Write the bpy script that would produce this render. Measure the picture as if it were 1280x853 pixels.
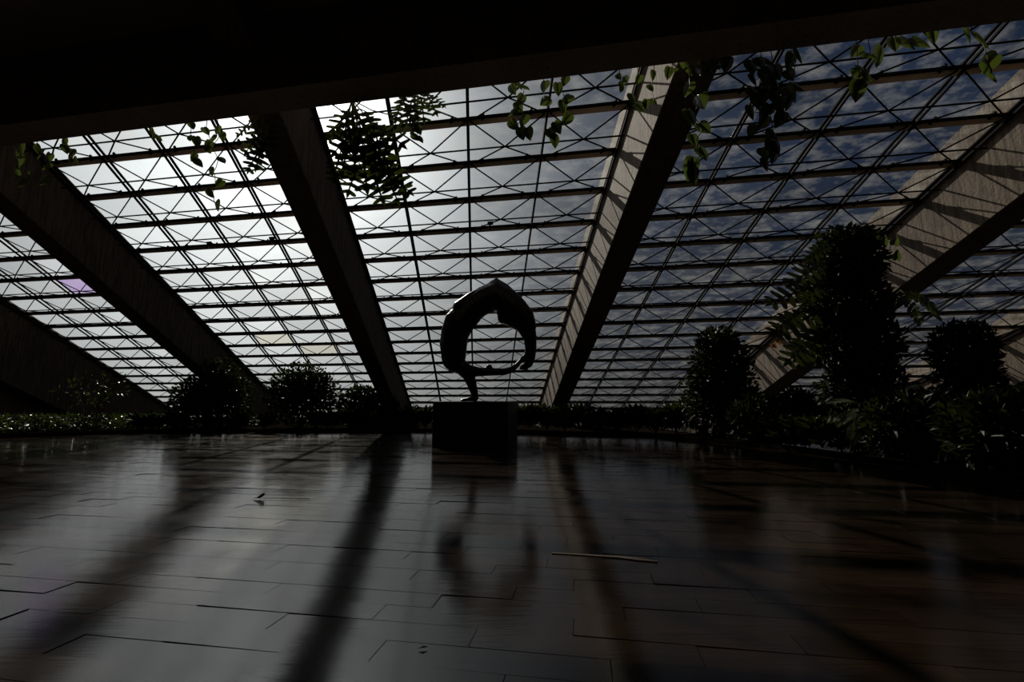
import bpy, bmesh, math, random
from mathutils import Vector, Matrix, Quaternion
random.seed(7)
R = math.radians
scene = bpy.context.scene
COL = scene.collection
for o in list(bpy.data.objects): bpy.data.objects.remove(o)

# ------------------------------------------------------------------ camera
FPX, HC, PITCH = 575.0, 0.55, R(8.067)
cd = bpy.data.cameras.new('camera'); cam = bpy.data.objects.new('camera', cd); COL.objects.link(cam)
cd.sensor_width = 36; cd.lens = FPX/1280*36; cd.clip_start = 0.05; cd.clip_end = 2000
cam.location = (0, 0, HC); cam.rotation_euler = (math.pi/2+PITCH, 0, 0)
scene.camera = cam
CP, SP = math.cos(PITCH), math.sin(PITCH)
EYE = Vector((0, 0, HC))
def ray(px, py):
    a = (px-640)/FPX; b = (426.5-py)/FPX
    return Vector((a, CP-b*SP, SP+b*CP))
def on_floor(px, py, z=0.0):
    r = ray(px, py); return EYE+r*((z-HC)/r.z)
def at_depth(px, py, d):
    r = ray(px, py); return EYE+r*(d/r.y)

# ------------------------------------------------------------------ sky, sun, exposure
SUN_DIR = ray(392, 115).normalized()
SUN_STRENGTH = 4.6
scene.view_settings.view_transform = 'Standard'
scene.view_settings.look = 'None'
scene.view_settings.exposure = 0.0
scene.view_settings.gamma = 1.0
scene.view_settings.use_curve_mapping = False

world = bpy.data.worlds.new('world'); scene.world = world; world.use_nodes = True
wt = world.node_tree; wt.nodes.clear()
class NT:
    def __init__(s, tree): s.t = tree
    def n(s, kind, **kw):
        nd = s.t.nodes.new(kind)
        for k, v in kw.items(): setattr(nd, k, v)
        return nd
    def link(s, a, b): s.t.links.new(a, b)
    def put(s, sock, v):
        if hasattr(v, 'is_output'): s.t.links.new(v, sock)
        else: sock.default_value = v
    def math(s, op, a, b=None, c=None, clamp=False):
        nd = s.n('ShaderNodeMath', operation=op, use_clamp=clamp)
        for i, v in enumerate((a, b, c)):
            if v is not None: s.put(nd.inputs[i], v)
        return nd.outputs[0]
    def mix(s, fac, a, b, blend='MIX'):
        nd = s.n('ShaderNodeMix', data_type='RGBA', blend_type=blend)
        s.put(nd.inputs[0], fac); s.put(nd.inputs[6], a); s.put(nd.inputs[7], b)
        return nd.outputs[2]
    def noise(s, vec, scale, detail=4, rough=.55, dist=0):
        nd = s.n('ShaderNodeTexNoise')
        if vec is not None: s.link(vec, nd.inputs['Vector'])
        nd.inputs['Scale'].default_value = scale; nd.inputs['Detail'].default_value = detail
        nd.inputs['Roughness'].default_value = rough; nd.inputs['Distortion'].default_value = dist
        return nd.outputs['Fac']
    def ramp(s, fac, stops):
        nd = s.n('ShaderNodeValToRGB'); el = nd.color_ramp.elements
        while len(el) < len(stops): el.new(.5)
        for e, (p, c) in zip(el, stops):
            e.position = p; e.color = c if len(c) == 4 else (*c, 1)
        s.link(fac, nd.inputs[0]); return nd.outputs[0]
    def mapping(s, vec, scale=(1,1,1), rot=(0,0,0)):
        nd = s.n('ShaderNodeMapping'); s.link(vec, nd.inputs[0])
        nd.inputs['Scale'].default_value = scale; nd.inputs['Rotation'].default_value = rot
        return nd.outputs[0]
W = NT(wt)
tc = W.n('ShaderNodeTexCoord').outputs['Generated']
dot = W.n('ShaderNodeVectorMath', operation='DOT_PRODUCT')
W.link(tc, dot.inputs[0]); dot.inputs[1].default_value = SUN_DIR
ang = W.math('ARCCOSINE', W.math('MINIMUM', dot.outputs['Value'], .99999))     # radians from the sun
core = W.math('MULTIPLY', W.math('POWER', math.e, W.math('DIVIDE', ang, -R(5.0))), 5.0)
dot2 = W.n('ShaderNodeVectorMath', operation='DOT_PRODUCT')                     # broad bright cloud veil below the sun
W.link(tc, dot2.inputs[0]); dot2.inputs[1].default_value = ray(300, 265).normalized()
ang2 = W.math('ARCCOSINE', W.math('MINIMUM', dot2.outputs['Value'], .99999))
wide = W.math('MULTIPLY', W.math('POWER', math.e, W.math('MULTIPLY', W.math('POWER', W.math('DIVIDE', ang2, R(25.0)), 2.0), -1.0)), 1.0)
glow = W.math('ADD', core, wide)
sep = W.n('ShaderNodeSeparateXYZ'); W.link(tc, sep.inputs[0])
elev = W.math('MAXIMUM', sep.outputs[2], 0.0)
# cloud layer: project the direction on a flat layer overhead
cz = W.math('ADD', elev, .16)
comb = W.n('ShaderNodeCombineXYZ')
W.link(W.math('DIVIDE', sep.outputs[0], cz), comb.inputs[0]); W.link(W.math('DIVIDE', sep.outputs[1], cz), comb.inputs[1])
cl = W.noise(comb.outputs[0], 1.5, 7, .56, .25)
cover = W.ramp(cl, [(.53, (0,0,0)), (.78, (1,1,1))])
haze = W.math('POWER', W.math('SUBTRACT', 1.0, elev), 5.0)
blue = W.mix(haze, (.017, .027, .052, 1), (.046, .045, .047, 1))
lit = W.mix(1.0, (.95, .99, 1.0, 1), (1.0, .97, .88, 1))
glowc = W.n('ShaderNodeVectorMath', operation='SCALE'); glowc.inputs[0].default_value = (1.0, .995, .955); W.link(glow, glowc.inputs['Scale'])
clear = W.mix(1.0, blue, glowc.outputs[0], 'ADD')
ccol = W.n('ShaderNodeVectorMath', operation='SCALE'); ccol.inputs[0].default_value = (1.0, .96, .86)
W.link(W.math('ADD', W.math('MULTIPLY', glow, 1.35), .06), ccol.inputs['Scale'])
sky = W.mix(W.math('MULTIPLY', cover, .6), clear, ccol.outputs[0])
bg = W.n('ShaderNodeBackground'); W.link(sky, bg.inputs[0]); bg.inputs[1].default_value = 1.0
wo = W.n('ShaderNodeOutputWorld'); W.link(bg.outputs[0], wo.inputs[0])

sl = bpy.data.lights.new('sun', 'SUN'); sl.energy = SUN_STRENGTH; sl.angle = R(.6); sl.color = (1, .90, .76)
sun = bpy.data.objects.new('sun', sl); COL.objects.link(sun)
sun.rotation_euler = SUN_DIR.to_track_quat('Z', 'Y').to_euler()

# ------------------------------------------------------------------ helpers
def new_mat(name):
    m = bpy.data.materials.new(name); m.use_nodes = True
    t = m.node_tree; p = t.nodes['Principled BSDF']
    return m, NT(t), p
def mesh_obj(name, verts, faces, mat, parent=None, loc=(0,0,0), smooth=False):
    me = bpy.data.meshes.new(name); me.from_pydata([tuple(v) for v in verts], [], faces); me.update()
    if mat: me.materials.append(mat)
    if smooth: me.shade_smooth()
    return link(name, me, parent, loc)
def link(name, me, parent=None, loc=(0,0,0)):
    o = bpy.data.objects.new(name, me); COL.objects.link(o)
    o.location = loc
    if parent: o.parent = parent
    return o
def tag(o, label=None, cat=None, group=None, kind=None):
    if label: o['label'] = label
    if cat: o['category'] = cat
    if group: o['group'] = group
    if kind: o['kind'] = kind
    return o
def empty(name, loc, label=None, cat=None, group=None, kind=None):
    o = bpy.data.objects.new(name, None); COL.objects.link(o); o.location = loc
    o.empty_display_size = .1
    return tag(o, label, cat, group, kind)
class MB:
    """collects shapes for one mesh"""
    def __init__(s): s.v = []; s.f = []
    def hexa(s, c):                       # 8 corners: bottom loop 0-3, top loop 4-7
        b = len(s.v); s.v += [Vector(p) for p in c]
        for q in ((3,2,1,0),(4,5,6,7),(0,1,5,4),(1,2,6,5),(2,3,7,6),(3,0,4,7)): s.f.append(tuple(b+i for i in q))
    def box(s, o, a, b, c):               # origin corner and three edge vectors
        o, a, b, c = map(Vector, (o, a, b, c)); s.hexa((o, o+a, o+a+b, o+b, o+c, o+a+c, o+a+b+c, o+b+c))
    def bar(s, p, q, u, w, hu, hw):       # bar from p to q, half sizes along u and w
        p, q, u, w = map(Vector, (p, q, u, w)); d = q-p
        s.box(p-u*hu-w*hw, d, u*2*hu, w*2*hw)
    def tube(s, pts, rad, n=6, cap=True):
        pts = [Vector(p) for p in pts]; rings = []
        if not hasattr(rad, '__len__'): rad = [rad]*len(pts)
        ref = Vector((.3, .2, .93))
        for i, p in enumerate(pts):
            d = (pts[min(i+1, len(pts)-1)]-pts[max(i-1, 0)]).normalized()
            if abs(d.dot(ref)) > .95: ref = Vector((1, .1, 0))
            a = d.cross(ref).normalized(); b = d.cross(a)
            rings.append(len(s.v))
            for k in range(n):
                t = 2*math.pi*k/n; s.v.append(p+(a*math.cos(t)+b*math.sin(t))*rad[i])
        for r0, r1 in zip(rings, rings[1:]):
            for k in range(n): s.f.append((r0+k, r0+(k+1)%n, r1+(k+1)%n, r1+k))
        if cap:
            s.f.append(tuple(rings[0]+k for k in reversed(range(n)))); s.f.append(tuple(rings[-1]+k for k in range(n)))
    def add(s, verts, faces):
        b = len(s.v); s.v += verts; s.f += [tuple(b+i for i in f) for f in faces]
    def build(s, name, mat, parent=None, loc=(0,0,0), smooth=False):
        L = Vector(loc)
        off = L if not parent else L
        return mesh_obj(name, s.v, s.f, mat, parent, loc, smooth)
    def part(s, name, mat, parent, smooth=False):
        """verts are in world space; the parent only translates"""
        o = parent.location
        return mesh_obj(name, [v-o for v in s.v], s.f, mat, parent, (0,0,0), smooth)
    def mesh(s, name, mat):
        me = bpy.data.meshes.new(name); me.from_pydata([tuple(v) for v in s.v], [], s.f); me.update()
        me.materials.append(mat); return me

# ------------------------------------------------------------------ materials
def mat_concrete(name, col, streak=.5):
    m, T, p = new_mat(name)
    pos = T.n('ShaderNodeNewGeometry').outputs['Position']
    n1 = T.noise(pos, 1.7, 6, .6)
    n2 = T.noise(T.mapping(pos, (9, 9, .9)), 2.2, 6, .7)
    n3 = T.noise(pos, 28, 3, .6)
    c1 = T.mix(n1, tuple(c*.65 for c in col)+(1,), tuple(min(1, c*1.5) for c in col)+(1,))
    c2 = T.mix(T.math('MULTIPLY', T.ramp(n2, [(.44, (0,0,0)), (.58, (1,1,1))]), streak), c1, tuple(c*.42 for c in col)+(1,))
    pit = T.ramp(n3, [(.30, (.55,.55,.55)), (.38, (1,1,1))])
    T.link(T.mix(1.0, c2, pit, 'MULTIPLY'), p.inputs['Base Color'])
    p.inputs['Roughness'].default_value = .85
    b = T.n('ShaderNodeBump'); b.inputs['Strength'].default_value = .35; b.inputs['Distance'].default_value = .02
    T.link(T.math('ADD', n3, n2), b.inputs['Height']); T.link(b.outputs[0], p.inputs['Normal'])
    return m
M_CONC = mat_concrete('rough_concrete', (.138, .100, .070), .85)
M_SLAB = mat_concrete('board_marked_concrete', (.26, .20, .155), .3)
M_WALL = mat_concrete('wall_concrete', (.16, .13, .11), .3)
def mat_plain(name, col, rough=.5, metal=0, spec=.5, var=0.0):
    m, T, p = new_mat(name)
    if var:
        pos = T.n('ShaderNodeNewGeometry').outputs['Position']
        T.link(T.mix(T.noise(pos, 9, 4), tuple(c*(1-var) for c in col)+(1,), tuple(c*(1+var) for c in col)+(1,)), p.inputs['Base Color'])
    else: p.inputs['Base Color'].default_value = (*col, 1)
    p.inputs['Roughness'].default_value = rough; p.inputs['Metallic'].default_value = metal
    p.inputs['Specular IOR Level'].default_value = spec
    return m
M_STEEL = mat_plain('dark_painted_steel', (.010, .0095, .009), .85, spec=.08, var=.2)
M_PURLIN = mat_plain('beige_painted_steel', (.75, .60, .46), .7, spec=.2, var=.15)
M_BRONZE = mat_plain('dark_bronze', (.022, .019, .016), .38, .6, var=.3)
M_STONE = mat_plain('black_stone', (.012, .011, .010), .5, var=.3)
M_SOIL = mat_plain('planter_soil', (.010, .008, .006), .98, spec=0, var=.4)
M_GROUND = mat_plain('outdoor_lawn', (.03, .04, .018), .95, var=.3)
M_STEM = mat_plain('green_stem', (.05, .06, .02), .6, var=.3)
M_BARK = mat_plain('brown_bark', (.03, .022, .015), .9, var=.4)

def mat_leaf(name, col, trans=.35, rough=.38, spec=.5):
    m, T, p = new_mat(name)
    ri = T.n('ShaderNodeNewGeometry').outputs['Random Per Island']
    oi = T.n('ShaderNodeObjectInfo').outputs['Random']
    f = T.math('FRACT', T.math('ADD', ri, oi))
    c = T.mix(f, tuple(x*.6 for x in col)+(1,), tuple(x*1.4 for x in col)+(1,))
    T.link(c, p.inputs['Base Color']); p.inputs['Roughness'].default_value = rough
    p.inputs['Specular IOR Level'].default_value = spec
    tr = T.n('ShaderNodeBsdfTranslucent'); T.link(T.mix(.5, c, (.10, .14, .015, 1)), tr.inputs[0])
    mx = T.n('ShaderNodeMixShader'); mx.inputs[0].default_value = trans
    T.link(p.outputs[0], mx.inputs[1]); T.link(tr.outputs[0], mx.inputs[2])
    T.link(mx.outputs[0], T.t.nodes['Material Output'].inputs[0])
    return m
M_LEAF = mat_leaf('shrub_leaf', (.008, .012, .004), .12, .5, .15)
M_VINE = mat_leaf('pothos_leaf', (.028, .040, .010), .36)
M_LOBE = mat_leaf('philodendron_leaf', (.016, .022, .006), .2, .45, .3)
M_COVER = mat_leaf('ground_cover_leaf', (.022, .032, .009), .2, .35, .35)
M_FERN = mat_leaf('fern_leaf', (.11, .13, .075), .25, .35)
M_RED = mat_leaf('dying_orange_leaf', (.30, .055, .015), .4)
M_DRY = mat_plain('dry_brown_leaf', (.02, .013, .008), .8)
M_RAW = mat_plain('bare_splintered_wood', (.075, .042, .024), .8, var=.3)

def mat_glass(name, tint, dirt):
    m, T, p = new_mat(name)
    T.t.nodes.remove(p)
    pos = T.n('ShaderNodeNewGeometry').outputs['Position']
    oi = T.n('ShaderNodeObjectInfo').outputs['Random']
    dn = T.noise(T.mapping(pos, (1.2, 1.2, 5)), 3.0, 6, .65)
    tcol = T.mix(oi, tuple(x*.86 for x in tint)+(1,), (*tint, 1))
    tb = T.n('ShaderNodeBsdfTransparent'); T.link(tcol, tb.inputs[0])
    df = T.n('ShaderNodeBsdfTranslucent'); df.inputs[0].default_value = (.6, .6, .57, 1)
    m1 = T.n('ShaderNodeMixShader'); T.link(T.math('MULTIPLY', T.ramp(dn, [(.45, (0,0,0)), (.75, (1,1,1))]), dirt), m1.inputs[0])
    T.link(tb.outputs[0], m1.inputs[1]); T.link(df.outputs[0], m1.inputs[2])
    gl = T.n('ShaderNodeBsdfGlossy'); gl.inputs['Roughness'].default_value = .03
    fr = T.n('ShaderNodeLayerWeight'); fr.inputs['Blend'].default_value = .5
    m2 = T.n('ShaderNodeMixShader'); T.link(T.math('MULTIPLY', T.math('POWER', fr.outputs['Facing'], 5.0), .22), m2.inputs[0])
    T.link(m1.outputs[0], m2.inputs[1]); T.link(gl.outputs[0], m2.inputs[2])
    T.link(m2.outputs[0], T.t.nodes['Material Output'].inputs[0])
    return m
M_GLASS = mat_glass('dusty_window_glass', (.93, .95, .96), .10)
M_GLASS_P = mat_glass('lilac_tinted_glass', (.86, .76, .98), .10)
M_GLASS_Y = mat_glass('yellowed_glass', (.96, .95, .89), .10)

def mat_floor():
    m, T, p = new_mat('lacquered_dark_wood')
    pos = T.n('ShaderNodeNewGeometry').outputs['Position']
    ri = T.n('ShaderNodeNewGeometry').outputs['Random Per Island']
    oi = T.n('ShaderNodeObjectInfo').outputs['Random']
    f = T.math('FRACT', T.math('ADD', ri, oi))
    gv = T.mapping(pos, (1.2, 26, 1), (0, 0, R(9.5)))
    grain = T.noise(gv, 3.5, 6, .6)
    base = T.mix(f, (.0100, .0064, .0042, 1), (.0155, .0098, .0064, 1))
    base = T.mix(1.0, base, T.ramp(grain, [(.3, (.6,.6,.6)), (.7, (1.35,1.3,1.25))]), 'MULTIPLY')
    T.link(base, p.inputs['Base Color'])
    wear = T.noise(pos, 1.6, 5, .6)
    sv = T.mapping(pos, (18, 2.2, 1), (0, 0, R(-32)))
    scr = T.ramp(T.noise(sv, 6, 4, .7), [(.62, (0,0,0)), (.74, (1,1,1))])
    r = T.math('ADD', T.math('MULTIPLY', T.ramp(wear, [(.35, (0,0,0)), (.7, (1,1,1))]), .06), .10)
    r = T.math('ADD', r, T.math('MULTIPLY', scr, .06))
    T.link(r, p.inputs['Roughness'])
    p.inputs['IOR'].default_value = 1.5
    b = T.n('ShaderNodeBump'); b.inputs['Strength'].default_value = .11; b.inputs['Distance'].default_value = .004
    wv = T.noise(T.mapping(pos, (.8, 5.0, 1), (0, 0, R(9.5))), 2.0, 3, .5)
    T.link(T.math('ADD', T.math('MULTIPLY', wv, 1.4), T.math('MULTIPLY', grain, .55)), b.inputs['Height'])
    T.link(b.outputs[0], p.inputs['Normal'])
    return m
M_FLOOR = mat_floor()

# ------------------------------------------------------------------ glazing plane
AX, AB, SL = R(-9.48), R(-4.05), R(22.09)
X = Vector((math.cos(AX), math.sin(AX), 0))
B = Vector((math.sin(AB)*math.cos(SL), math.cos(AB)*math.cos(SL), -math.sin(SL)))
N = X.cross(B).normalized()
if N.z > 0: N = -N                                      # inward and down
Y = Vector((-X.y, X.x, 0))                              # horizontal, square to the purlins, away from the camera
HB = Vector((math.sin(AB), math.cos(AB), 0))
O = Vector((-.5576, 5.427, 3.552+HC))
ROW = .6025
def vrow(k): return (-.1434+1.0926*k-.009*k*k)*ROW
def G(u, v, w=0): return O+X*u+B*v+N*w
KMIN, KMAX = -3, 19
BAYS = [(-2, 'window_1'), (-1, 'window_2'), (0, 'window_3'), (1, 'window_4'), (2, 'window_5')]
Z3 = Vector((0, 0, 1))

# ------------------------------------------------------------------ structure: floor slab, ceiling, walls
EDGE_P = at_depth(640, 104, 3.8)                        # lower outer edge of the ceiling beam, at the middle of the frame
SLAB_Z = EDGE_P.z
_a, _b = on_floor(0, 183, SLAB_Z), on_floor(1280, 25, SLAB_Z)
EX = (_b-_a).normalized(); EY = Vector((-EX.y, EX.x, 0))
def edge_at(s, back=0.0, z=SLAB_Z):
    p = EDGE_P+EX*s-EY*back; return Vector((p.x, p.y, z))
mb = MB(); mb.box(edge_at(-22, .31), EX*44, EY*.31, Z3*1.7)
tag(mb.build('trim_1', M_SLAB), 'dark concrete edge beam crossing above the sloping glass', kind='structure')
mb = MB(); mb.box(edge_at(-22, 13, 4.25), EX*44, EY*12.69, Z3*.35)
tag(mb.build('ceiling', M_SLAB), 'dark concrete ceiling slab', kind='structure')
mb = MB(); mb.box(Vector((-24, -10, -.30)), (48, 0, 0), (0, 30, 0), (0, 0, .285))
FLOOR = tag(mb.build('floor', M_FLOOR), 'glossy dark brown plank floor', kind='structure')
mb = MB(); mb.box(edge_at(-22, 12.9, -.1), EX*44, EY*.2, Z3*4.5)
tag(mb.build('wall_back', M_WALL), 'concrete wall behind the viewer', kind='structure')

# sloping concrete beams
BEAM_LABEL = ['wide dark sloping concrete end beam above the low leafy ground cover',
              'dark sloping concrete beam between the narrow far bay and the brightest glass bay',
              'dark sloping concrete beam hung with lobed philodendron leaves at its top',
              'sloping concrete beam with a sunlit brown side striped by truss shadows beside the sculpture',
              'sloping concrete beam with a broad sunlit side behind the tall climber-covered column',
              'sloping concrete beam beyond the round bush, its side lit by the sun']
for i in range(-3, 3):
    u0, u1 = 2+4.4*i, 2.385+4.4*i
    dep = 1.72 if i == -3 else 1.0
    a0, a1 = G(u0, -2.6), G(u1, -2.6); b0, b1 = G(u0, 11.6), G(u1, 11.6)
    dn, up = Z3*-dep, Z3*(.36 if i >= 0 else .07)
    mb = MB(); mb.hexa((a0+dn, a1+dn, b1+dn, b0+dn, a0+up, a1+up, b1+up, b0+up))
    o = mb.build('concrete_beam', M_CONC)
    bv = o.modifiers.new('bevel', 'BEVEL'); bv.width = .012; bv.segments = 1
    tag(o, BEAM_LABEL[i+3], 'beam', 'sloping concrete beams')
# side walls, under and beyond the end beams
def side_wall(name, u, out, label):
    side = Vector((-HB.y, HB.x, 0))*out; prof = []
    g0, g1 = G(u, -2.6), G(u, 11.6)
    back_p = g0-HB*16
    for p, z in ((back_p, -.1), (g1, -.1), (g1, g1.z), (g0, g0.z), (back_p, g0.z)): prof.append(Vector((p.x, p.y, z)))
    mb = MB(); mb.v = prof+[p+side for p in prof]; n = len(prof)
    mb.f = [tuple(range(n)), tuple(reversed(range(n, 2*n)))]+[(i, n+i, n+(i+1) % n, (i+1) % n) for i in range(n)]
    tag(mb.build(name, M_WALL), label, kind='structure')
side_wall('wall_left', -11.2, .3, 'dark concrete side wall under the end beam')
side_wall('wall_right', 11.185, -.3, 'dark concrete side wall beyond the planter')
# kerb where the glass meets the ground, and the lawn outside
mb = MB(); q0 = G(-11.3, vrow(KMAX)); mb.box(Vector((q0.x, q0.y, -.2))-Y*.05, X*22.6, Y*.35, Z3*(q0.z+.2))
tag(mb.build('trim_2', M_CONC), 'low concrete kerb at the foot of the sloping glass', kind='structure')
mb = MB(); q0 = G(-150, vrow(KMAX)); mb.box(Vector((q0.x, q0.y, -.6))+Y*.3, X*300, Y*300, Z3*.4)
tag(mb.build('ground_outside', M_GROUND), 'lawn outside the building', kind='structure')

# ------------------------------------------------------------------ glazing
rod_me = None
def unit_rod():
    mb = MB(); mb.tube([(0,0,0), (0,0,1)], 1.0, 6); return mb.mesh('strut', M_STEEL)
rod_me = unit_rod()
def rod(name, p, q, rad, parent):
    d = q-p; o = link(name, rod_me, parent)
    o.matrix_local = Matrix.Translation(p-parent.location) @ d.to_track_quat('Z', 'Y').to_matrix().to_4x4() @ Matrix.Diagonal((rad, rad, d.length, 1))
    return o
pane_me = {}
def pane_mesh(k, mat):
    key = (k, mat.name)
    if key not in pane_me:
        L = vrow(k+1)-vrow(k); mb = MB()
        mb.box(X*.012+B*.012-N*.004, X*.976, B*(L-.024), N*.008); pane_me[key] = mb.mesh('pane', mat)
    return pane_me[key]
pur_mb = MB(); pur_mb.box(Vector((0,0,0))-B*.012+N*.008, X*4, B*.085, N*.025); pur_me = pur_mb.mesh('purlin', M_PURLIN)
bar_mb = MB(); bar_mb.box(-B*.040+N*.012, X*4, B*.028, N*.032); bar_me = bar_mb.mesh('purlin_rail', M_STEEL)
mul_mb = MB(); vl = vrow(KMAX)-vrow(KMIN)
mul_mb.box(-X*.016+N*.005, X*.032, B*vl, N*.02); mul_me = mul_mb.mesh('mullion', M_STEEL)
mul_mb = MB(); mul_mb.box(-X*.013+N*.072, X*.026, B*vl, N*.024); mul2_me = mul_mb.mesh('mullion_rail', M_STEEL)
INW = .17
for bay, nm in BAYS:
    ub = 4.4*bay-2
    root = empty(nm, G(ub, vrow(KMAX)), kind='structure')
    root['label'] = 'sloping glazed bay between concrete beams with steel truss bars'
    ro = root.location
    for k in range(KMIN, KMAX):
        for j in range(4):
            mt = M_GLASS
            if bay == -2 and (j, k) in ((2, 4), ): mt = M_GLASS_P
            elif (bay, j, k) in ((-1, 1, 8), (-1, 2, 9)): mt = M_GLASS_Y
            link('pane', pane_mesh(k, mt), root, G(ub+j, vrow(k))-ro)
    for k in range(KMIN, KMAX+1):
        link('purlin', pur_me, root, G(ub, vrow(k))-ro)
        link('purlin_rail', bar_me, root, G(ub, vrow(k))-ro)
    for j in range(5):
        uu = ub+j+(.02 if j == 0 else -.02 if j == 4 else 0)
        link('mullion', mul_me, root, G(uu, vrow(KMIN))-ro)
        link('mullion_rail', mul2_me, root, G(uu, vrow(KMIN))-ro)
    far = MB(); clips = MB()
    for k in range(KMIN, KMAX):
        vm = (vrow(k)+vrow(k+1))/2
        if k <= 12: rod('tie_rod', G(ub, vm, INW), G(ub+4, vm, INW), .0105, root)
        else: far.tube([G(ub, vm, INW)-ro, G(ub+4, vm, INW)-ro], .0105, 5)
        for j in range(4):
            c = G(ub+j+.5, vm, INW)
            for (du, kk) in ((0, k), (1, k), (0, k+1), (1, k+1)):
                e = G(ub+j+du+(.03 if du == 0 else -.03), vrow(kk), .05)
                if k <= 10 and k >= -1: rod('strut', c, e, .0095, root)
                else: far.tube([c-ro, e-ro], .0095, 4)
    for k in range(KMIN, KMAX+1):
        for j in range(4):
            for du in (.2, .8):
                q = G(ub+j+du, vrow(k), .03)-ro
                clips.box(q-X*.012-B*.085, X*.024, B*.075, N*.03)
                clips.box(q-X*.026-B*.06, X*.02, B*.05, N*.05)
    tag(mesh_obj('far_struts', far.v, far.f, M_STEEL, root), kind='stuff')
    tag(mesh_obj('pane_clips', clips.v, clips.f, M_STEEL, root), kind='stuff')

# small fixtures on the third purlin
def fixture(px, py, label):
    r = ray(px, py)
    # meet the plane just inside the purlins
    t = ((O+N*.09)-EYE).dot(N)/r.dot(N); p = EYE+r*t
    root = empty('truss_fixture', p, label, 'fixture', 'small fixtures on the truss')
    mb = MB(); mb.box(p-X*.045-B*.02, X*.09, B*.05, N*.03); mb.part('bracket', M_STEEL, root)
    mb = MB(); mb.tube([p+N*.03, p+N*.10], .012, 8); mb.part('spindle', M_STEEL, root)
    mb = MB(); mb.tube([p+N*.09-X*.012, p+N*.125+X*.006], [.016, .020], 8); mb.part('lamp_head', M_STEEL, root)
fixture(262, 303, 'small dark clamp fixture on a purlin in the brightest glass bay')
fixture(340, 297, 'small dark clamp fixture close to the dark beam on a bright purlin')
fixture(613, 278, 'small dark clamp fixture on the purlin above the sculpture')

# ------------------------------------------------------------------ plank floor
PW, PL = .093, .52
plank_v = [(0,0,-.014), (1,0,-.014), (1,1,-.014), (0,1,-.014), (.0012,.006,0), (.9988,.006,0), (.9988,.994,0), (.0012,.994,0)]
plank_f = [(4,5,6,7), (0,1,5,4), (1,2,6,5), (2,3,7,6), (3,0,4,7)]
plank_me = bpy.data.meshes.new('plank'); plank_me.from_pydata(plank_v, [], plank_f); plank_me.update(); plank_me.materials.append(M_FLOOR)
rp = random.Random(3)
cand = []
t0 = -2
for r_ in range(int((0.2)/PW), int(14.2/PW)):
    off = (r_*.37 % 1)*PL+rp.uniform(-.05, .05)
    for c_ in range(int(-15/PL), int(14/PL)):
        p = X*(c_*PL+off)+Y*(r_*PW)
        d = p+X*PL/2+Y*PW/2
        rel = d-EYE; dep = rel.y*CP+rel.z*SP
        if dep < .3: continue
        sx = 640+FPX*rel.x/dep; sy = 426.5-FPX*(-rel.y*SP+rel.z*CP)/dep
        inview = -60 < sx < 1340 and 530 < sy < 900
        tx, ty, tz = rp.gauss(0, .0042), rp.gauss(0, .0022), rp.uniform(-.0002, .0002)
        cand.append((0 if inview else 1, d.length, p, tx, ty, tz))
cand.sort(key=lambda a: (a[0], a[1]))
def plank_matrix(p, tx, ty, tz):
    ex = (X+Z3*tx)*(PL-.0007); ey = (Y+Z3*ty)*(PW-.0004)
    p = p+Z3*(tz-tx*PL/2-ty*PW/2)
    return Matrix(((ex.x, ey.x, 0, p.x), (ex.y, ey.y, 0, p.y), (ex.z, ey.z, 1, p.z), (0,0,0,1)))
rest = MB()
for n_, (iv, dist, p, tx, ty, tz) in enumerate(cand):
    m = plank_matrix(p, tx, ty, tz)
    if n_ < 290:
        o = link('plank', plank_me, FLOOR); o.matrix_local = m
    elif iv == 0 or dist < 14:
        rest.add([m @ Vector(v) for v in plank_v], plank_f)
tag(mesh_obj('far_planks', rest.v, rest.f, M_FLOOR, FLOOR), kind='stuff')
# a splintered plank edge
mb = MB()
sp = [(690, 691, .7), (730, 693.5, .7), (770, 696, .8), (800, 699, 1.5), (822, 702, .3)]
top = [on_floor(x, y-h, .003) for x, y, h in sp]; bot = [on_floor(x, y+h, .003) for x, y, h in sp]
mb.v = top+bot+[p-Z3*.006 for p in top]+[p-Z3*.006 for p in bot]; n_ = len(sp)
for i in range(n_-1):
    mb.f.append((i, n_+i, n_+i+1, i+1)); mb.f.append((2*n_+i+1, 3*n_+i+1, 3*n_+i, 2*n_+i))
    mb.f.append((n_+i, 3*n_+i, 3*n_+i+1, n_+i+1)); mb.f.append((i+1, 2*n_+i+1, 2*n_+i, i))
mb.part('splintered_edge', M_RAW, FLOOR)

# ------------------------------------------------------------------ planter
edge_px = [(-420, 563), (0, 548), (200, 541), (545, 540.5), (650, 543), (820, 547), (950, 560), (1100, 579), (1215, 598), (1280, 606), (1500, 640)]
edge = [on_floor(*e) for e in edge_px]
back = []
for e in edge:
    # straight back along the beam heading to the kerb of the glass
    q = G(0, vrow(KMAX)); t = (q-e).dot(Y)/HB.dot(Y); back.append(e+HB*t)
mb = MB(); n_ = len(edge)
for zt, lst in ((.06, edge), (.06, back), (-.02, edge), (-.02, back)): mb.v += [Vector((p.x, p.y, zt)) for p in lst]
for i in range(n_-1):
    mb.f.append((i, i+1, n_+i+1, n_+i)); mb.f.append((2*n_+i, 2*n_+i+1, i+1, i))
tag(mb.build('planter_bed', M_SOIL), 'dark soil planting bed along the foot of the glass', kind='structure')
def edge_depth(px):
    for (a, ea), (b, eb) in zip(zip(edge_px, edge), zip(edge_px[1:], edge[1:])):
        if a[0] <= px <= b[0]:
            f = (px-a[0])/(b[0]-a[0]); return ea.y+(eb.y-ea.y)*f
    return edge[-1].y
def bed_point(px, back_=.5, z=.06):
    d = edge_depth(px)+back_
    return Vector(((px-640)/FPX*(d*CP+(z-HC)*SP), d, z))

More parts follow.
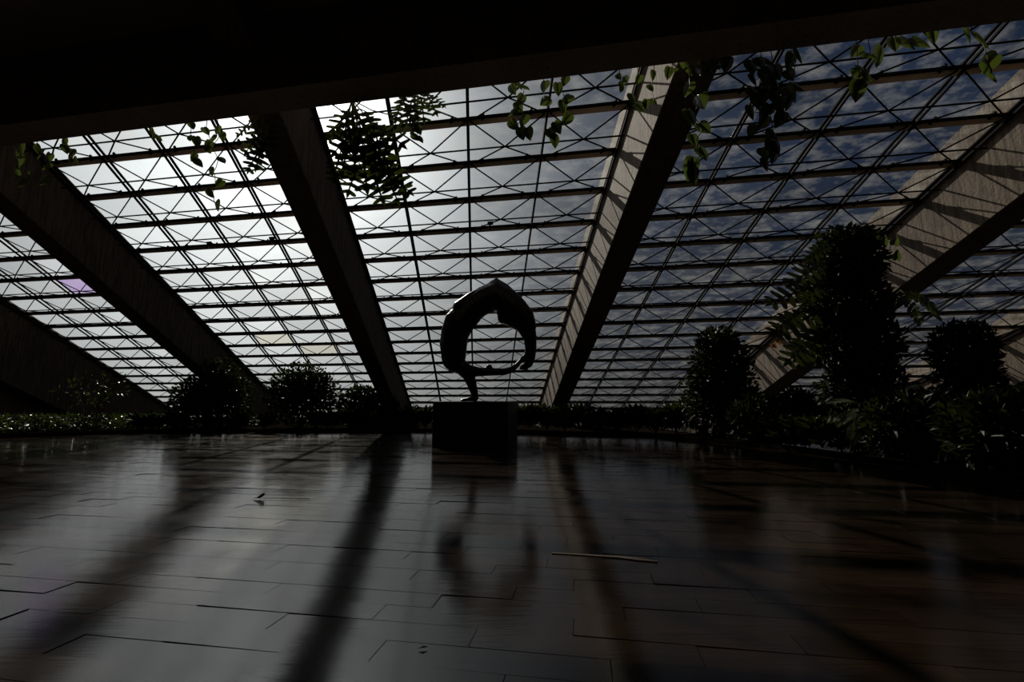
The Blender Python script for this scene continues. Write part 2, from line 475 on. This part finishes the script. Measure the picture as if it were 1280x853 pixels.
# ------------------------------------------------------------------ sculpture and pedestal
PD = on_floor(595, 560).y+.42                            # pedestal middle depth
pc = Vector(((595.5-640)/FPX*(PD*CP-HC*SP), PD, 0))
PH = at_depth(595, 502, PD-.42).z
hw, hd = .525, .40
ped = MB(); ped.box(pc-X*hw-Y*hd, X*2*hw, Y*2*hd, Z3*PH)
po = ped.build('pedestal', M_STONE); bv = po.modifiers.new('bevel', 'BEVEL'); bv.width = .006; bv.segments = 2
tag(po, 'plain black block pedestal under the bronze acrobat sculpture', 'pedestal')

def sculpt():
    def P3(px, py, dy=0.0):
        p = at_depth(px, py, PD); return p+Vector((0, dy, 0))
    S = PD/FPX*1.0
    verts = []; faces = []
    bm = bmesh.new()
    def ball(p, r, sy=1.0):
        m = Matrix.Translation(p) @ Matrix.Diagonal((r, r*sy, r, 1)); bmesh.ops.create_icosphere(bm, subdivisions=2, radius=1, matrix=m)
    def chain(pts, sy=1.0):
        for (a, b) in zip(pts, pts[1:]):
            pa, pb = P3(a[0], a[1], a[3] if len(a) > 3 else 0), P3(b[0], b[1], b[3] if len(b) > 3 else 0)
            n = max(2, int((pb-pa).length/(min(a[2], b[2])*S*.35))+1)
            for i in range(n+1):
                t = i/n; ball(pa.lerp(pb, t), (a[2]+(b[2]-a[2])*t)*S, sy)
    # hips and bent thigh up the left, over the arched back, down the shoulder and arm
    chain([(567, 446, 16), (567, 430, 18), (569.5, 414, 18.5), (574, 404, 20), (581, 396, 19), (592, 384.5, 17.5), (606, 375, 18), (620, 371, 20)], .95)
    chain([(620, 371, 20), (620, 364, 15), (620, 357.5, 9), (620.5, 352.5, 4.5), (620.5, 349.5, 2.5)], .9)
    chain([(620, 371, 20), (631, 377, 19.5), (641, 386, 19), (650, 397, 16), (658, 409, 12), (662.5, 422, 8.8), (663.5, 436, 7.6), (662, 448, 7.4), (660.5, 455, 5.5)], 1.0)
    chain([(620.5, 350, 2.2), (606, 359.5, 2.6), (588, 371, 5), (574, 385, 8.5)], 2.2)
    chain([(620.5, 350, 2.2), (633, 358, 2.8), (648, 374, 4.5), (661, 392, 6), (666, 408, 5)], 2.2)
    # chest and bowed head inside the ring
    chain([(589, 400, 9), (590, 392, 10)], .9)
    chain([(634, 392, 13), (632, 396, 11), (638, 401, 8)], .95)
    chain([(646, 405, 8), (652, 410, 7)], .9)
    # lower body closing the ring: knee, shin, foot
    chain([(567.5, 446, 15), (564, 452, 11), (572, 458, 10), (583, 463, 8.5), (598, 465, 6), (616, 465, 5), (630, 465, 4.6), (639, 462.5, 4.2), (646, 457, 3.2), (651, 451, 2.8), (655, 446, 2.4)], .95)
    chain([(609, 463, 4), (611, 459, 3.6), (613, 458.5, 2.6)], .8)
    # fingers of the far hand reaching the foot
    for dx, dy in ((650, -.05), (652.5, -.02), (655, .015), (657.5, .05)):
        chain([(660, 455, 3.2, dy*.5), (dx+2, 459, 2.0, dy), (dx, 462, 1.4, dy)], 1)
    # standing leg and foot
    chain([(578, 460, 10), (585, 468, 8), (589, 478, 6.6), (592, 488, 5.2), (594, 496, 4.6)], 1)
    chain([(594, 498, 4.2), (588, 499.5, 3.4), (581, 500.2, 2.4), (577, 500.6, 1.8)], 1.3)
    for t_ in range(4): ball(P3(577.2+t_*.3, 501, -.03+.02*t_), 1.5*S)
    me = bpy.data.meshes.new('tmp'); bm.to_mesh(me); bm.free()
    o = bpy.data.objects.new('tmp', me); COL.objects.link(o)
    rm = o.modifiers.new('r', 'REMESH'); rm.mode = 'VOXEL'; rm.voxel_size = .011
    sm = o.modifiers.new('s', 'SMOOTH'); sm.factor = .5; sm.iterations = 4
    dg = bpy.context.evaluated_depsgraph_get(); ev = o.evaluated_get(dg)
    fin = bpy.data.meshes.new_from_object(ev); bpy.data.objects.remove(o)
    zmin = min(v.co.z for v in fin.vertices)
    base = Vector((pc.x, pc.y, PH))
    dz = PH-zmin-.004
    for v in fin.vertices: v.co = v.co-base+Vector((0, 0, dz if v.co.z < PH+.3 else dz))
    fin.materials.clear(); fin.materials.append(M_BRONZE); fin.shade_smooth()
    fin.name = 'acrobat_sculpture'
    so = link('acrobat_sculpture', fin, None, base)
    tag(so, 'dark bronze sculpture of an acrobat bent into a ring, standing on one foot', 'sculpture')
sculpt()

# ------------------------------------------------------------------ leaf shapes
def heart_leaf(mat, L=1.0, Wd=.78):
    pts = [(0,0), (.16,-.10), (.36,-.05), (.46,.16), (.44,.38), (.31,.64), (.13,.86), (0,1.0)]
    v = []; f = []
    for x, y in pts:
        bend = -.10*(y-.3)**2*1.6
        v.append(Vector((x*Wd*1.08*L, y*L, (bend-.22*abs(x))*L)))
    nr = len(pts)
    for x, y in pts[1:-1]:
        bend = -.10*(y-.3)**2*1.6
        v.append(Vector((-x*Wd*1.08*L, y*L, (bend-.22*abs(x))*L)))
    mid = []
    for y in (0.0, .16, .38, .64, .86):
        mid.append(len(v)); v.append(Vector((0, (y+.02)*L, (-.10*(y-.3)**2*1.6+.015)*L)))
    left = [0]+list(range(nr, nr+nr-2))+[nr-1]
    for loop in (list(range(nr)), left):
        # fan the half blade to the midrib
        seq = [(0, mid[0]), (1, mid[0]), (2, mid[1]), (3, mid[1]), (4, mid[2]), (5, mid[3]), (6, mid[4]), (7, None)]
        for i in range(nr-1):
            a, b = loop[i], loop[i+1]; ma, mb_ = seq[i][1], seq[i+1][1]
            if mb_ is None: f.append((a, b, ma))
            elif ma == mb_: f.append((a, b, ma))
            else: f.append((a, b, mb_, ma))
    me = bpy.data.meshes.new('leaf'); me.from_pydata([tuple(p) for p in v], [], f); me.update(); me.materials.append(mat); me.shade_smooth()
    return me
def lobed_verts(L=1.0, pairs=5, wid=.40, narrow=.062, droop=.25):
    """pinnately lobed leaf, base at the origin, tip along +y"""
    v = []; f = []
    def mid(y): return Vector((0, y*L, -droop*L*y*y))
    for s in (-1, 1):
        for i in range(pairs):
            y = .06+.80*i/(pairs-1); ww = wid*math.sin(math.pi*(.22+.66*(1-i/(pairs-1))))**.8
            b0, b1 = mid(y-.055), mid(y+.055)
            tip = mid(y)+Vector((s*ww*L, (.12+.10*i/pairs)*L, -.10*L*ww))
            tip.y -= .10*L; dirv = (tip-(b0+b1)/2); side = Vector((-dirv.y*s, dirv.x*s, 0)).normalized()*narrow*L
            m0 = (b0+b1)/2+dirv*.55-side; m1 = (b0+b1)/2+dirv*.55+side
            e0 = (b0+b1)/2+dirv*.86-side*.75; e1 = (b0+b1)/2+dirv*.86+side*.75
            k = len(v); v += [b0, m0, e0, tip, e1, m1, b1]
            f.append(tuple(range(k, k+7)) if s > 0 else tuple(reversed(range(k, k+7))))
    n = len(v)
    for i in range(7):
        y = i/6; w_ = .045*(1-.6*y)
        v += [mid(y)+Vector((-w_*L, 0, 0)), mid(y)+Vector((w_*L, 0, 0))]
    for i in range(6): f.append((n+2*i, n+2*i+1, n+2*i+3, n+2*i+2))
    k = len(v); v += [mid(.86)+Vector((-.10*L, 0, 0)), mid(.86)+Vector((.10*L, 0, 0)), mid(1.08)]; f.append((k, k+1, k+2))
    return v, f
def lobed_leaf(mat, **kw):
    v, f = lobed_verts(**kw); me = bpy.data.meshes.new('leaf'); me.from_pydata([tuple(p) for p in v], [], f); me.update(); me.materials.append(mat); return me
HEART = heart_leaf(M_VINE)
HEART_R = heart_leaf(M_RED)
LOBE = lobed_leaf(M_LOBE)
LOBE_BIG = lobed_leaf(M_LOBE, pairs=6, wid=.40, narrow=.068, droop=.3)
LOBE_RED = lobed_leaf(M_RED, pairs=4, wid=.25, narrow=.09, droop=.2)
FROND = lobed_leaf(M_FERN, pairs=17, wid=.30, narrow=.016, droop=.45)

def leaf_matrix(p, down, normal, size):
    y = down.normalized(); z = (normal-y*normal.dot(y)).normalized(); x = y.cross(z)
    return Matrix(((x.x*size, y.x*size, z.x*size, p.x), (x.y*size, y.y*size, z.y*size, p.y), (x.z*size, y.z*size, z.z*size, p.z), (0,0,0,1)))

# ------------------------------------------------------------------ hanging vines on the edge beam
rv = random.Random(11)
def edge_plane_point(px, py, out=.06):
    """point of the vertical plane just outside the edge beam"""
    r = ray(px, py); q = EDGE_P+EY*out; t = (q-EYE).dot(EY)/r.dot(EY); return EYE+r*t
def slab_y(px): return 183+(25-183)*px/1280
def vine(strands, label, size=.115, group='vines hanging from the edge beam'):
    """strands: lists of leaf positions (px), top to bottom"""
    x0, y0 = strands[0][0]
    top = edge_plane_point(x0, slab_y(x0)-4)
    root = empty('hanging_vine', top, label, 'vine', group)
    for st in strands:
        out = .05+rv.uniform(0, .14)
        pts = [edge_plane_point(st[0][0], slab_y(st[0][0])-5, .03)]+[edge_plane_point(x*.7+st[max(0, i-1)][0]*.15+st[min(len(st)-1, i+1)][0]*.15, y, out) for i, (x, y) in enumerate(st)]
        fine = []
        for a, b in zip(pts, pts[1:]):
            for k in range(3): fine.append(a.lerp(b, k/3)+Vector((rv.uniform(-.006, .006), rv.uniform(-.006, .006), 0)))
        fine.append(pts[-1])
        mb = MB(); mb.tube(fine, .0035, 5); mb.part('stem', M_STEM, root)
        for i, (x, y) in enumerate(st):
            sz = size*1.22*rv.uniform(.8, 1.2)
            c = edge_plane_point(x, y, out+rv.uniform(-.02, .05))
            a = rv.uniform(-.9, .9)
            down = Vector((math.sin(a), rv.uniform(-.3, .3), -math.cos(a)))
            nrm = Vector((rv.uniform(-.7, .7), -1, rv.uniform(-.2, .5)))
            o = link('leaf', HEART, root); o.matrix_local = leaf_matrix(c-down*sz*.5-root.location, down, nrm, sz)
vine([[(26, 186), (20, 193), (24, 202), (21, 216), (23, 224), (26, 229)], [(47, 188), (49, 193), (60, 198), (57, 208), (37, 222), (53, 226)]], 'dim vine with curled leaves at the top of the beam beside the far bay')
vine([[(80, 179), (82, 187), (90, 191), (87, 198), (94, 201)]], 'short leafy sprig against the corner of the brightest glass bay', .085)
vine([[(190, 166), (192, 171), (200, 174)]], 'tiny two-leaf sprig hanging over the brightest glass bay', .06)
vine([[(240, 157), (237, 173), (246, 178), (241, 197), (249, 204)], [(258, 164), (264, 174), (260, 187)]], 'medium vine beside the longest strand over the brightest glass bay', .085)
vine([[(271, 163), (278, 171), (259, 183), (278, 200), (264, 215), (273, 230), (263, 243), (271, 258)]], 'longest single strand of round leaves hanging over the brightest glass bay', .10)
vine([[(518, 148), (524, 163), (520, 172), (526, 174)]], 'short sprig dangling below the lobed leaves near the middle glass bay', .07)
vine([[(641, 112), (650, 107), (658, 109), (651, 125), (649, 134), (641, 140), (654, 151), (643, 157), (652, 167), (661, 168)]], 'dense vine bunch on the middle glass bay above the sculpture', .10)
vine([[(680, 108), (681, 127)]], 'single stem with two large leaves between the two bunches above the sculpture', .10)
vine([[(706, 101), (698, 112), (710, 124), (704, 133), (708, 150), (697, 160), (690, 168), (694, 177)]], 'slender long vine over the middle glass bay nearest the sunlit beam', .10)
vine([[(774, 96), (776, 104), (782, 99), (777, 111)]], 'curling sprig where the sunlit beam meets the edge beam', .07)
vine([[(798, 100), (791, 124), (800, 134), (808, 131)], [(817, 95), (814, 110), (818, 127)], [(841, 88), (836, 92)]], 'vine with scattered leaves in front of the sunlit brown beam side', .085)
vine([[(861, 85), (860, 112), (877, 127), (865, 147), (882, 160), (868, 175), (880, 192), (867, 208), (862, 216), (868, 222)], [(876, 86), (884, 84), (893, 80)], [(905, 78), (910, 82)]], 'long pale vine trailing along the dark underside of the sunlit-sided beam', .125)
vine([[(940, 84), (943, 100), (955, 95), (945, 117), (957, 114), (947, 130), (940, 141), (955, 140), (955, 153), (940, 162), (967, 168), (961, 180), (957, 192), (958, 206)],
      [(951, 78), (962, 88), (970, 103), (968, 118), (975, 130), (980, 143), (975, 150)], [(964, 78), (972, 90), (960, 104), (952, 124), (962, 138), (972, 185), (968, 195)],
      [(988, 78), (1000, 70), (988, 94), (997, 108), (990, 119), (986, 131)]], 'thickest bushy vine of many tangled strands over the dark blue glass bay', .12)
vine([[(1070, 64), (1075, 94), (1080, 104), (1073, 114)], [(1086, 68), (1100, 72), (1082, 92)]], 'short vine with one wide pale leaf next to the row of four dark leaves', .13)
vine([[(1119, 55), (1136, 53), (1153, 52), (1168, 45)]], 'row of four dark round leaves close under the edge beam', .115)
vine([[(1212, 40), (1230, 50), (1236, 80), (1240, 90)]], 'sparse vine with two big dark leaves near the broad sunlit beam side', .15)

# lobed philodendron around the top of the dark beam
def philodendron(leaves, label, base_px, mesh=None, sizes=(.2, .3)):
    b = edge_plane_point(base_px[0], slab_y(base_px[0])-4, .1)
    root = empty('hanging_philodendron', b, label, 'plant', 'lobed plants hanging from the edge beam')
    for (x, y, a, s) in leaves:
        c = edge_plane_point(x, y, .10+rv.uniform(0, .25))
        a = R(a); down = Vector((math.sin(a), rv.uniform(-.3, .1), -math.cos(a)))
        sz = s*1.3
        nrm = Vector((rv.uniform(-.3, .3), -1, rv.uniform(0, .6)))
        p0 = c-down.normalized()*sz*.5
        o = link('leaf', LOBE, root); o.matrix_local = leaf_matrix(p0-root.location, down, nrm, sz)
        mid_ = (b+p0)/2+Vector((0, 0, -.03)); mb = MB(); mb.tube([b, mid_, p0], .006, 5); mb.part('stem', M_STEM, root)
philodendron([(424, 152, -20, .26), (436, 165, 10, .30), (452, 150, 40, .28), (466, 158, 25, .28), (445, 185, -10, .34), (470, 180, 35, .30), (488, 168, 50, .26), (430, 195, -25, .30),
              (455, 208, 5, .34), (478, 205, 30, .32), (492, 218, 40, .28), (470, 228, 20, .30), (440, 222, -20, .26), (490, 235, 30, .22), (505, 150, 60, .24), (428, 176, -40, .26),
              (460, 195, 60, .26), (480, 192, -10, .28), (446, 170, 55, .24), (500, 228, 55, .22), (415, 165, -60, .22), (420, 210, -10, .2)],
             'large dark lobed philodendron spilling over the middle glass bay', (440, 130))
philodendron([(318, 158, -10, .24), (326, 172, -25, .26), (314, 178, -45, .22), (324, 192, -10, .24), (316, 198, -30, .22), (334, 165, 10, .24), (304, 160, -60, .16)],
             'small dark lobed philodendron on the other side of the dark beam, over the brightest bay', (330, 145))
philodendron([(506, 130, 20, .18), (518, 132, 0, .18), (528, 134, 10, .2), (540, 128, 35, .18), (548, 124, 60, .14), (498, 134, -20, .2), (512, 138, -10, .16)],
             'thin fringe of lobed leaves tucked under the edge beam at the middle bay', (520, 120))

# ------------------------------------------------------------------ shrubs in the planter
rs = random.Random(23)
def blade(mb, p, d, nrm, L, Wd):
    d = d.normalized(); s = d.cross(nrm)
    if s.length < 1e-4: s = Vector((1, 0, 0))
    s = s.normalized()*Wd; up = s.cross(d).normalized()*Wd*.35
    k = len(mb.v)
    mb.v += [p, p+d*L*.45+s+up, p+d*L-up*.8, p+d*L*.45-s+up, p+d*L*.45]
    mb.f += [(k, k+1, k+4), (k+1, k+2, k+4), (k+2, k+3, k+4), (k+3, k, k+4)]
def sphere_dir(): 
    z = rs.uniform(-1, 1); t = rs.uniform(0, 2*math.pi); q = math.sqrt(1-z*z); return Vector((q*math.cos(t), q*math.sin(t), z))
def shrub(name, label, base, blobs, n, L, mat, cat='shrub', group=None, stems=5, inner=.12, stem_r=.018):
    """blobs: (centre offset, radii) ellipsoids of leaves over the base"""
    root = empty(name, base, label, cat, group)
    mb = MB(); tot = sum(r[0]*r[2] for c, r in blobs)
    for c, r in blobs:
        for i in range(int(n*r[0]*r[2]/tot)):
            d = sphere_dir(); rad = inner+(1-inner)*rs.random()**.5
            if rs.random() < .12: rad *= rs.uniform(1, 1.13)
            p = base+Vector(c)+Vector((d.x*r[0], d.y*r[1], d.z*r[2]))*rad
            if p.z < .08: p.z = .08+rs.random()*.05
            g = (d+sphere_dir()*.8+Vector((0, 0, .15))).normalized()
            blade(mb, p, g, (d+sphere_dir()*.5+Vector((0, 0, .6))), L*rs.uniform(.6, 1.3), L*rs.uniform(.2, .3))
    o = mb.part('foliage', mat, root); o['kind'] = 'stuff'
    for i in range(stems):
        c, r = blobs[i % len(blobs)]
        e = base+Vector(c)+Vector((rs.uniform(-.6, .6)*r[0], rs.uniform(-.6, .6)*r[1], rs.uniform(0, .5)*r[2]))
        st = base+Vector((rs.uniform(-.08, .08), rs.uniform(-.08, .08), 0))
        m_ = st.lerp(e, .5)+Vector((rs.uniform(-.06, .06), rs.uniform(-.06, .06), .06))
        t = MB(); t.tube([st, m_, e], [stem_r, stem_r*.7, stem_r*.4], 6); t.part('stem', M_BARK, root)
    return root
def zpx(py, d):                                           # height of a pixel row at depth d
    return at_depth(640, py, d).z
def ppm(d): return FPX/(d*CP)

# tall glossy sparse shrub against the end beam
b = bed_point(110, .55); s_ = 1/ppm(b.y)
shrub('sparse_shrub', 'thin open shrub with small glossy leaves in front of the wide end beam', b,
      [((-.15, 0, zpx(490, b.y)-.06), (.55, .35, .42)), ((.35, 0, zpx(482, b.y)-.06), (.35, .3, .35))], 150, .10, M_COVER, stems=8, inner=.1, stem_r=.010)
# leafy shrub by the second beam
b = bed_point(262, .75)
shrub('leafy_shrub', 'broad leafy shrub at the foot of the dark beam beside the far narrow bay', b,
      [((0, 0, .42), (.85, .6, .45)), ((-.10, 0, .85), (.60, .34, .45)), ((.12, 0, 1.22), (.38, .38, .36)), ((-.45, 0, .70), (.42, .45, .40)), ((.45, 0, .78), (.40, .4, .42))], 5200, .11, M_LEAF, stems=7)
b = bed_point(375, .8)
shrub('round_shrub', 'round clipped-looking shrub standing before the brightest glass bay', b,
      [((0, 0, .62), (.78, .6, .62)), ((0, 0, 1.02), (.62, .5, .48)), ((-.3, 0, .8), (.55, .5, .5)), ((.32, 0, .8), (.55, .5, .45))], 5200, .10, M_LEAF, stems=7)
b = bed_point(452, .8)
shrub('low_shrub', 'low spreading shrub between the round shrub and the foot of the dark beam', b,
      [((-.05, 0, .45), (.50, .42, .48)), ((.40, 0, .36), (.46, .4, .38))], 2400, .13, M_LEAF, stems=5)

# broad-leaved clumps along the bed
def clump(px, back_, h, n, label, group, mat=M_LEAF, spread=.34, wide=.045):
    base = bed_point(px, back_)
    root = empty('leafy_clump', base, label, 'plant', group)
    mb = MB()
    for i in range(n):
        a = rs.uniform(0, 2*math.pi); o_ = Vector((math.cos(a), math.sin(a), 0))
        r0 = base+o_*rs.uniform(.02, spread*.5); hh = h*rs.uniform(.45, 1.05)
        L = h*rs.uniform(.35, .7); d = (o_*rs.uniform(.3, 1.0)+Vector((0, 0, rs.uniform(.1, 1.1)))).normalized()
        p = r0+Vector((0, 0, max(.03, hh-L*.6)))
        blade(mb, p, d, Vector((0, 0, 1)), L, wide*rs.uniform(.7, 1.5))
    o = mb.part('foliage', mat, root); o['kind'] = 'stuff'
    t = MB()
    for i in range(8):
        a = rs.uniform(0, 2*math.pi); e = base+Vector((math.cos(a)*spread*.5, math.sin(a)*spread*.5, h*.6))
        t.tube([base, base.lerp(e, .5)+Vector((0, 0, h*.1)), e], .006, 5)
    t.part('stems', M_STEM, root)
for i, px in enumerate((415, 440, 470, 492, 512, 532)):
    clump(px, rs.uniform(.12, .3), rs.uniform(.36, .5), 130, 'low broad-leaved clump in the bed between the round shrub and the pedestal', 'clumps beside the pedestal by the dark beam')
for i, px in enumerate((662, 684, 706, 728, 750, 772, 796, 820, 846)):
    clump(px, rs.uniform(.15, .4), rs.uniform(.42, .62), 140, 'low broad-leaved clump in the bed between the pedestal and the pointed shrub', 'clumps between pedestal and pointed shrub')
for i, px in enumerate((560, 590, 622, 645)):
    clump(px, .5, .5, 120, 'low broad-leaved clump in the bed right behind the pedestal', 'clumps behind the pedestal')
for i, px in enumerate((330, 300, 215, 190, 175, 395)):
    clump(px, .12, .34, 110, 'small broad-leaved clump at the bed edge under the leafy and round shrubs', 'clumps under the two big shrubs')

for i, px in enumerate((975, 1002, 1028)):
    clump(px, .16, .36, 110, 'small broad-leaved clump at the bed edge between the pointed shrub and the fern', 'clumps beside the fern')

# ground cover strip by the end beam
mb = MB()
for i in range(5200):
    px = rs.uniform(-60, 235); bk = rs.uniform(.02, 1.5)**1.0
    p = bed_point(px, bk); hmax = .30*min(1, .35+bk*2.0)
    p.z += rs.uniform(.02, hmax)
    blade(mb, p, sphere_dir()+Vector((0, -.2, .5)), Vector((0, 0, 1))+sphere_dir()*.6, rs.uniform(.05, .11), rs.uniform(.018, .03))
o = mb.build('ground_cover', M_COVER)
tag(o, 'carpet of small glossy ground cover leaves in front of the end beam', 'ground cover', kind='stuff')

# right: pointed shrub before the dark blue bay
b = bed_point(905, .75); d = b.y
shrub('pointed_shrub', 'upright pointed shrub in front of the dark blue glass bay', b,
      [((0, 0, .45), (.68, .5, .48)), ((.02, 0, .85), (.56, .45, .5)), ((.03, 0, 1.25), (.46, .4, .42)), ((.0, 0, 1.55), (.34, .3, .26))], 5600, .11, M_LEAF, stems=6)
b = bed_point(960, .55)
shrub('low_shrub', 'low dark shrub between the pointed shrub and the climber-covered column', b,
      [((-.05, 0, .30), (.45, .40, .34)), ((.25, 0, .22), (.36, .34, .26))], 2600, .11, M_LEAF, stems=5)

# tall climber-covered column
b = bed_point(1082, .95); d = b.y; pm = ppm(d)
def zo(py): return zpx(py, d)-b.z
root = shrub('climber_column', 'tall column wrapped in dense climbing leaves with big lobed leaves on one side', b,
      [((.08, 0, zo(540)), (.50, .34, .35)), ((.05, 0, zo(490)), (.50, .34, .45)), ((0, 0, zo(430)), (.56, .34, .42)), ((-.02, 0, zo(375)), (.50, .34, .40)), ((0, 0, zo(330)), (.46, .34, .30)), ((.02, 0, zo(303)), (.34, .32, .17))],
      11000, .105, M_LEAF, cat='plant', stems=0)
t = MB(); t.tube([b, b+Z3*zo(420), b+Z3*zo(310)], [.10, .09, .07], 10); t.part('trunk', M_BARK, root)
def side_leaf(px, py, a, s, mesh, root, d, roll=0.0, name='lobed_leaf', attach=None):
    c = at_depth(px, py, d-.15+rs.uniform(-.1, .1)); a = R(a)
    down = Vector((math.sin(a), rs.uniform(-.25, .05), -math.cos(a))); nrm = Vector((roll, -.8, .6))
    p0 = c-down.normalized()*s*.5
    o = link(name, mesh, root); o.matrix_local = leaf_matrix(p0-root.location, down, nrm, s)
    if attach is not None:
        t = MB(); t.tube([attach, (attach+p0)/2+Vector((0, 0, .05)), p0], .008, 5); t.part('leaf_stalk', M_STEM, root)
core = lambda py: at_depth(1050, py, d)
for (x, y, a, s, mt) in [(1010, 338, -65, .42, LOBE_BIG), (990, 365, -80, .46, LOBE_BIG), (1003, 398, -70, .50, LOBE_BIG), (985, 400, -60, .40, LOBE_BIG), (1012, 428, -45, .44, LOBE_BIG), (1000, 436, -55, .40, LOBE_BIG),
                     (1022, 352, -50, .40, LOBE_BIG), (1025, 312, -70, .30, LOBE_BIG), (974, 424, -50, .22, LOBE_RED), (1155, 372, 75, .36, LOBE_BIG), (1165, 380, 60, .34, LOBE_BIG), (1145, 385, 40, .34, LOBE_BIG)]:
    side_leaf(x, y, a, s*1.15, mt, root, d, attach=core(y-6) if x < 1080 else at_depth(1120, y-4, d), name='lobed_leaf')
for (x, y) in [(1052, 294), (1062, 290), (1074, 287), (1084, 291), (1096, 293), (1106, 300), (1040, 302), (1122, 318), (1120, 300)]:
    side_leaf(x, y, rs.uniform(150, 210), .14, HEART, root, d, name='climbing_leaf')

# round bush and dark mass near the right end
b = bed_point(1222, 1.25); d2 = b.y
def zo2(py): return zpx(py, d2)-b.z
shrub('round_bush', 'round-headed bush standing beside the climber-covered column', b,
      [((0, 0, zo2(440)), (.30, .24, .32)), ((.03, 0, zo2(480)), (.27, .24, .25)), ((0, 0, zo2(530)), (.34, .3, .3))], 4200, .085, M_LEAF, stems=6)
b = bed_point(1165, .62)
shrub('dark_underbrush', 'low dark underbrush between the climber-covered column and the round bush', b,
      [((-.1, 0, .28), (.50, .40, .36)), ((.30, 0, .25), (.42, .40, .32))], 3000, .12, M_LEAF, stems=5)
b = bed_point(1285, .55)
shrub('dark_underbrush', 'low dark underbrush in front of the round bush at the bed edge', b,
      [((-.15, 0, .26), (.45, .35, .32)), ((.25, 0, .30), (.4, .35, .34))], 3200, .12, M_LEAF, stems=5)
b = bed_point(1002, .8)
shrub('dark_underbrush', 'small dark underbrush between the low shrub and the climber-covered column', b,
      [((0, 0, .34), (.34, .28, .36))], 1700, .11, M_LEAF, stems=4)

# arching fern with sunlit frond tips
fb = bed_point(1062, .06); fern = empty('fern', fb, 'arching fern with pale sunlit fronds at the bed edge under the climber column', 'fern')
for (ax, ay, tx, ty, s) in [(1085, 522, 1062, 552, .34), (1080, 512, 1040, 520, .32), (1110, 520, 1150, 508, .36), (1100, 512, 1120, 480, .4), (1095, 530, 1085, 560, .26), (1115, 528, 1165, 540, .34), (1075, 505, 1030, 480, .34)]:
    p0 = at_depth(ax, ay, fb.y-.16); p1 = at_depth(tx, ty, fb.y-.32)
    o = link('frond', FROND, fern); o.matrix_local = leaf_matrix(p0-fb, p1-p0, Vector((.1, -.45, .9)), s)
    t = MB(); t.tube([fb, (fb+p0)/2+Vector((0, 0, .06)), p0], .006, 5); t.part('frond_stalk', M_STEM, fern)

# ------------------------------------------------------------------ litter on the floor
lp = on_floor(325, 624, .002)
root = empty('fallen_leaf', lp, 'small dry curled leaf with a long stalk lying on the shiny floor', 'leaf')
mb = MB(); mb.v = [Vector(p) for p in ((-.045, 0, .002), (-.01, -.02, .012), (.03, 0, .03), (.012, .02, .014), (0, 0, .004), (.02, -.012, .036))]
mb.f = [(0, 1, 4), (1, 2, 4), (2, 3, 4), (3, 0, 4), (1, 5, 2)]
mesh_obj('blade', mb.v, mb.f, M_DRY, root)
mb = MB(); mb.tube([(.02, 0, .004), (.12, -.004, .005), (.30, -.008, .003)], .0018, 6); mesh_obj('stalk', mb.v, mb.f, M_DRY, root)
lp = on_floor(529, 811, .002)
root = empty('fallen_leaf', lp, 'tiny dark leaf fragment lying alone on the floor in front of the pedestal', 'leaf')
mb = MB(); mb.v = [Vector(p) for p in ((-.012, -.003, .001), (0, -.005, .005), (.012, .002, .002), (.001, .004, .004))]; mb.f = [(0, 1, 2, 3)]
mesh_obj('blade', mb.v, mb.f, M_DRY, root)
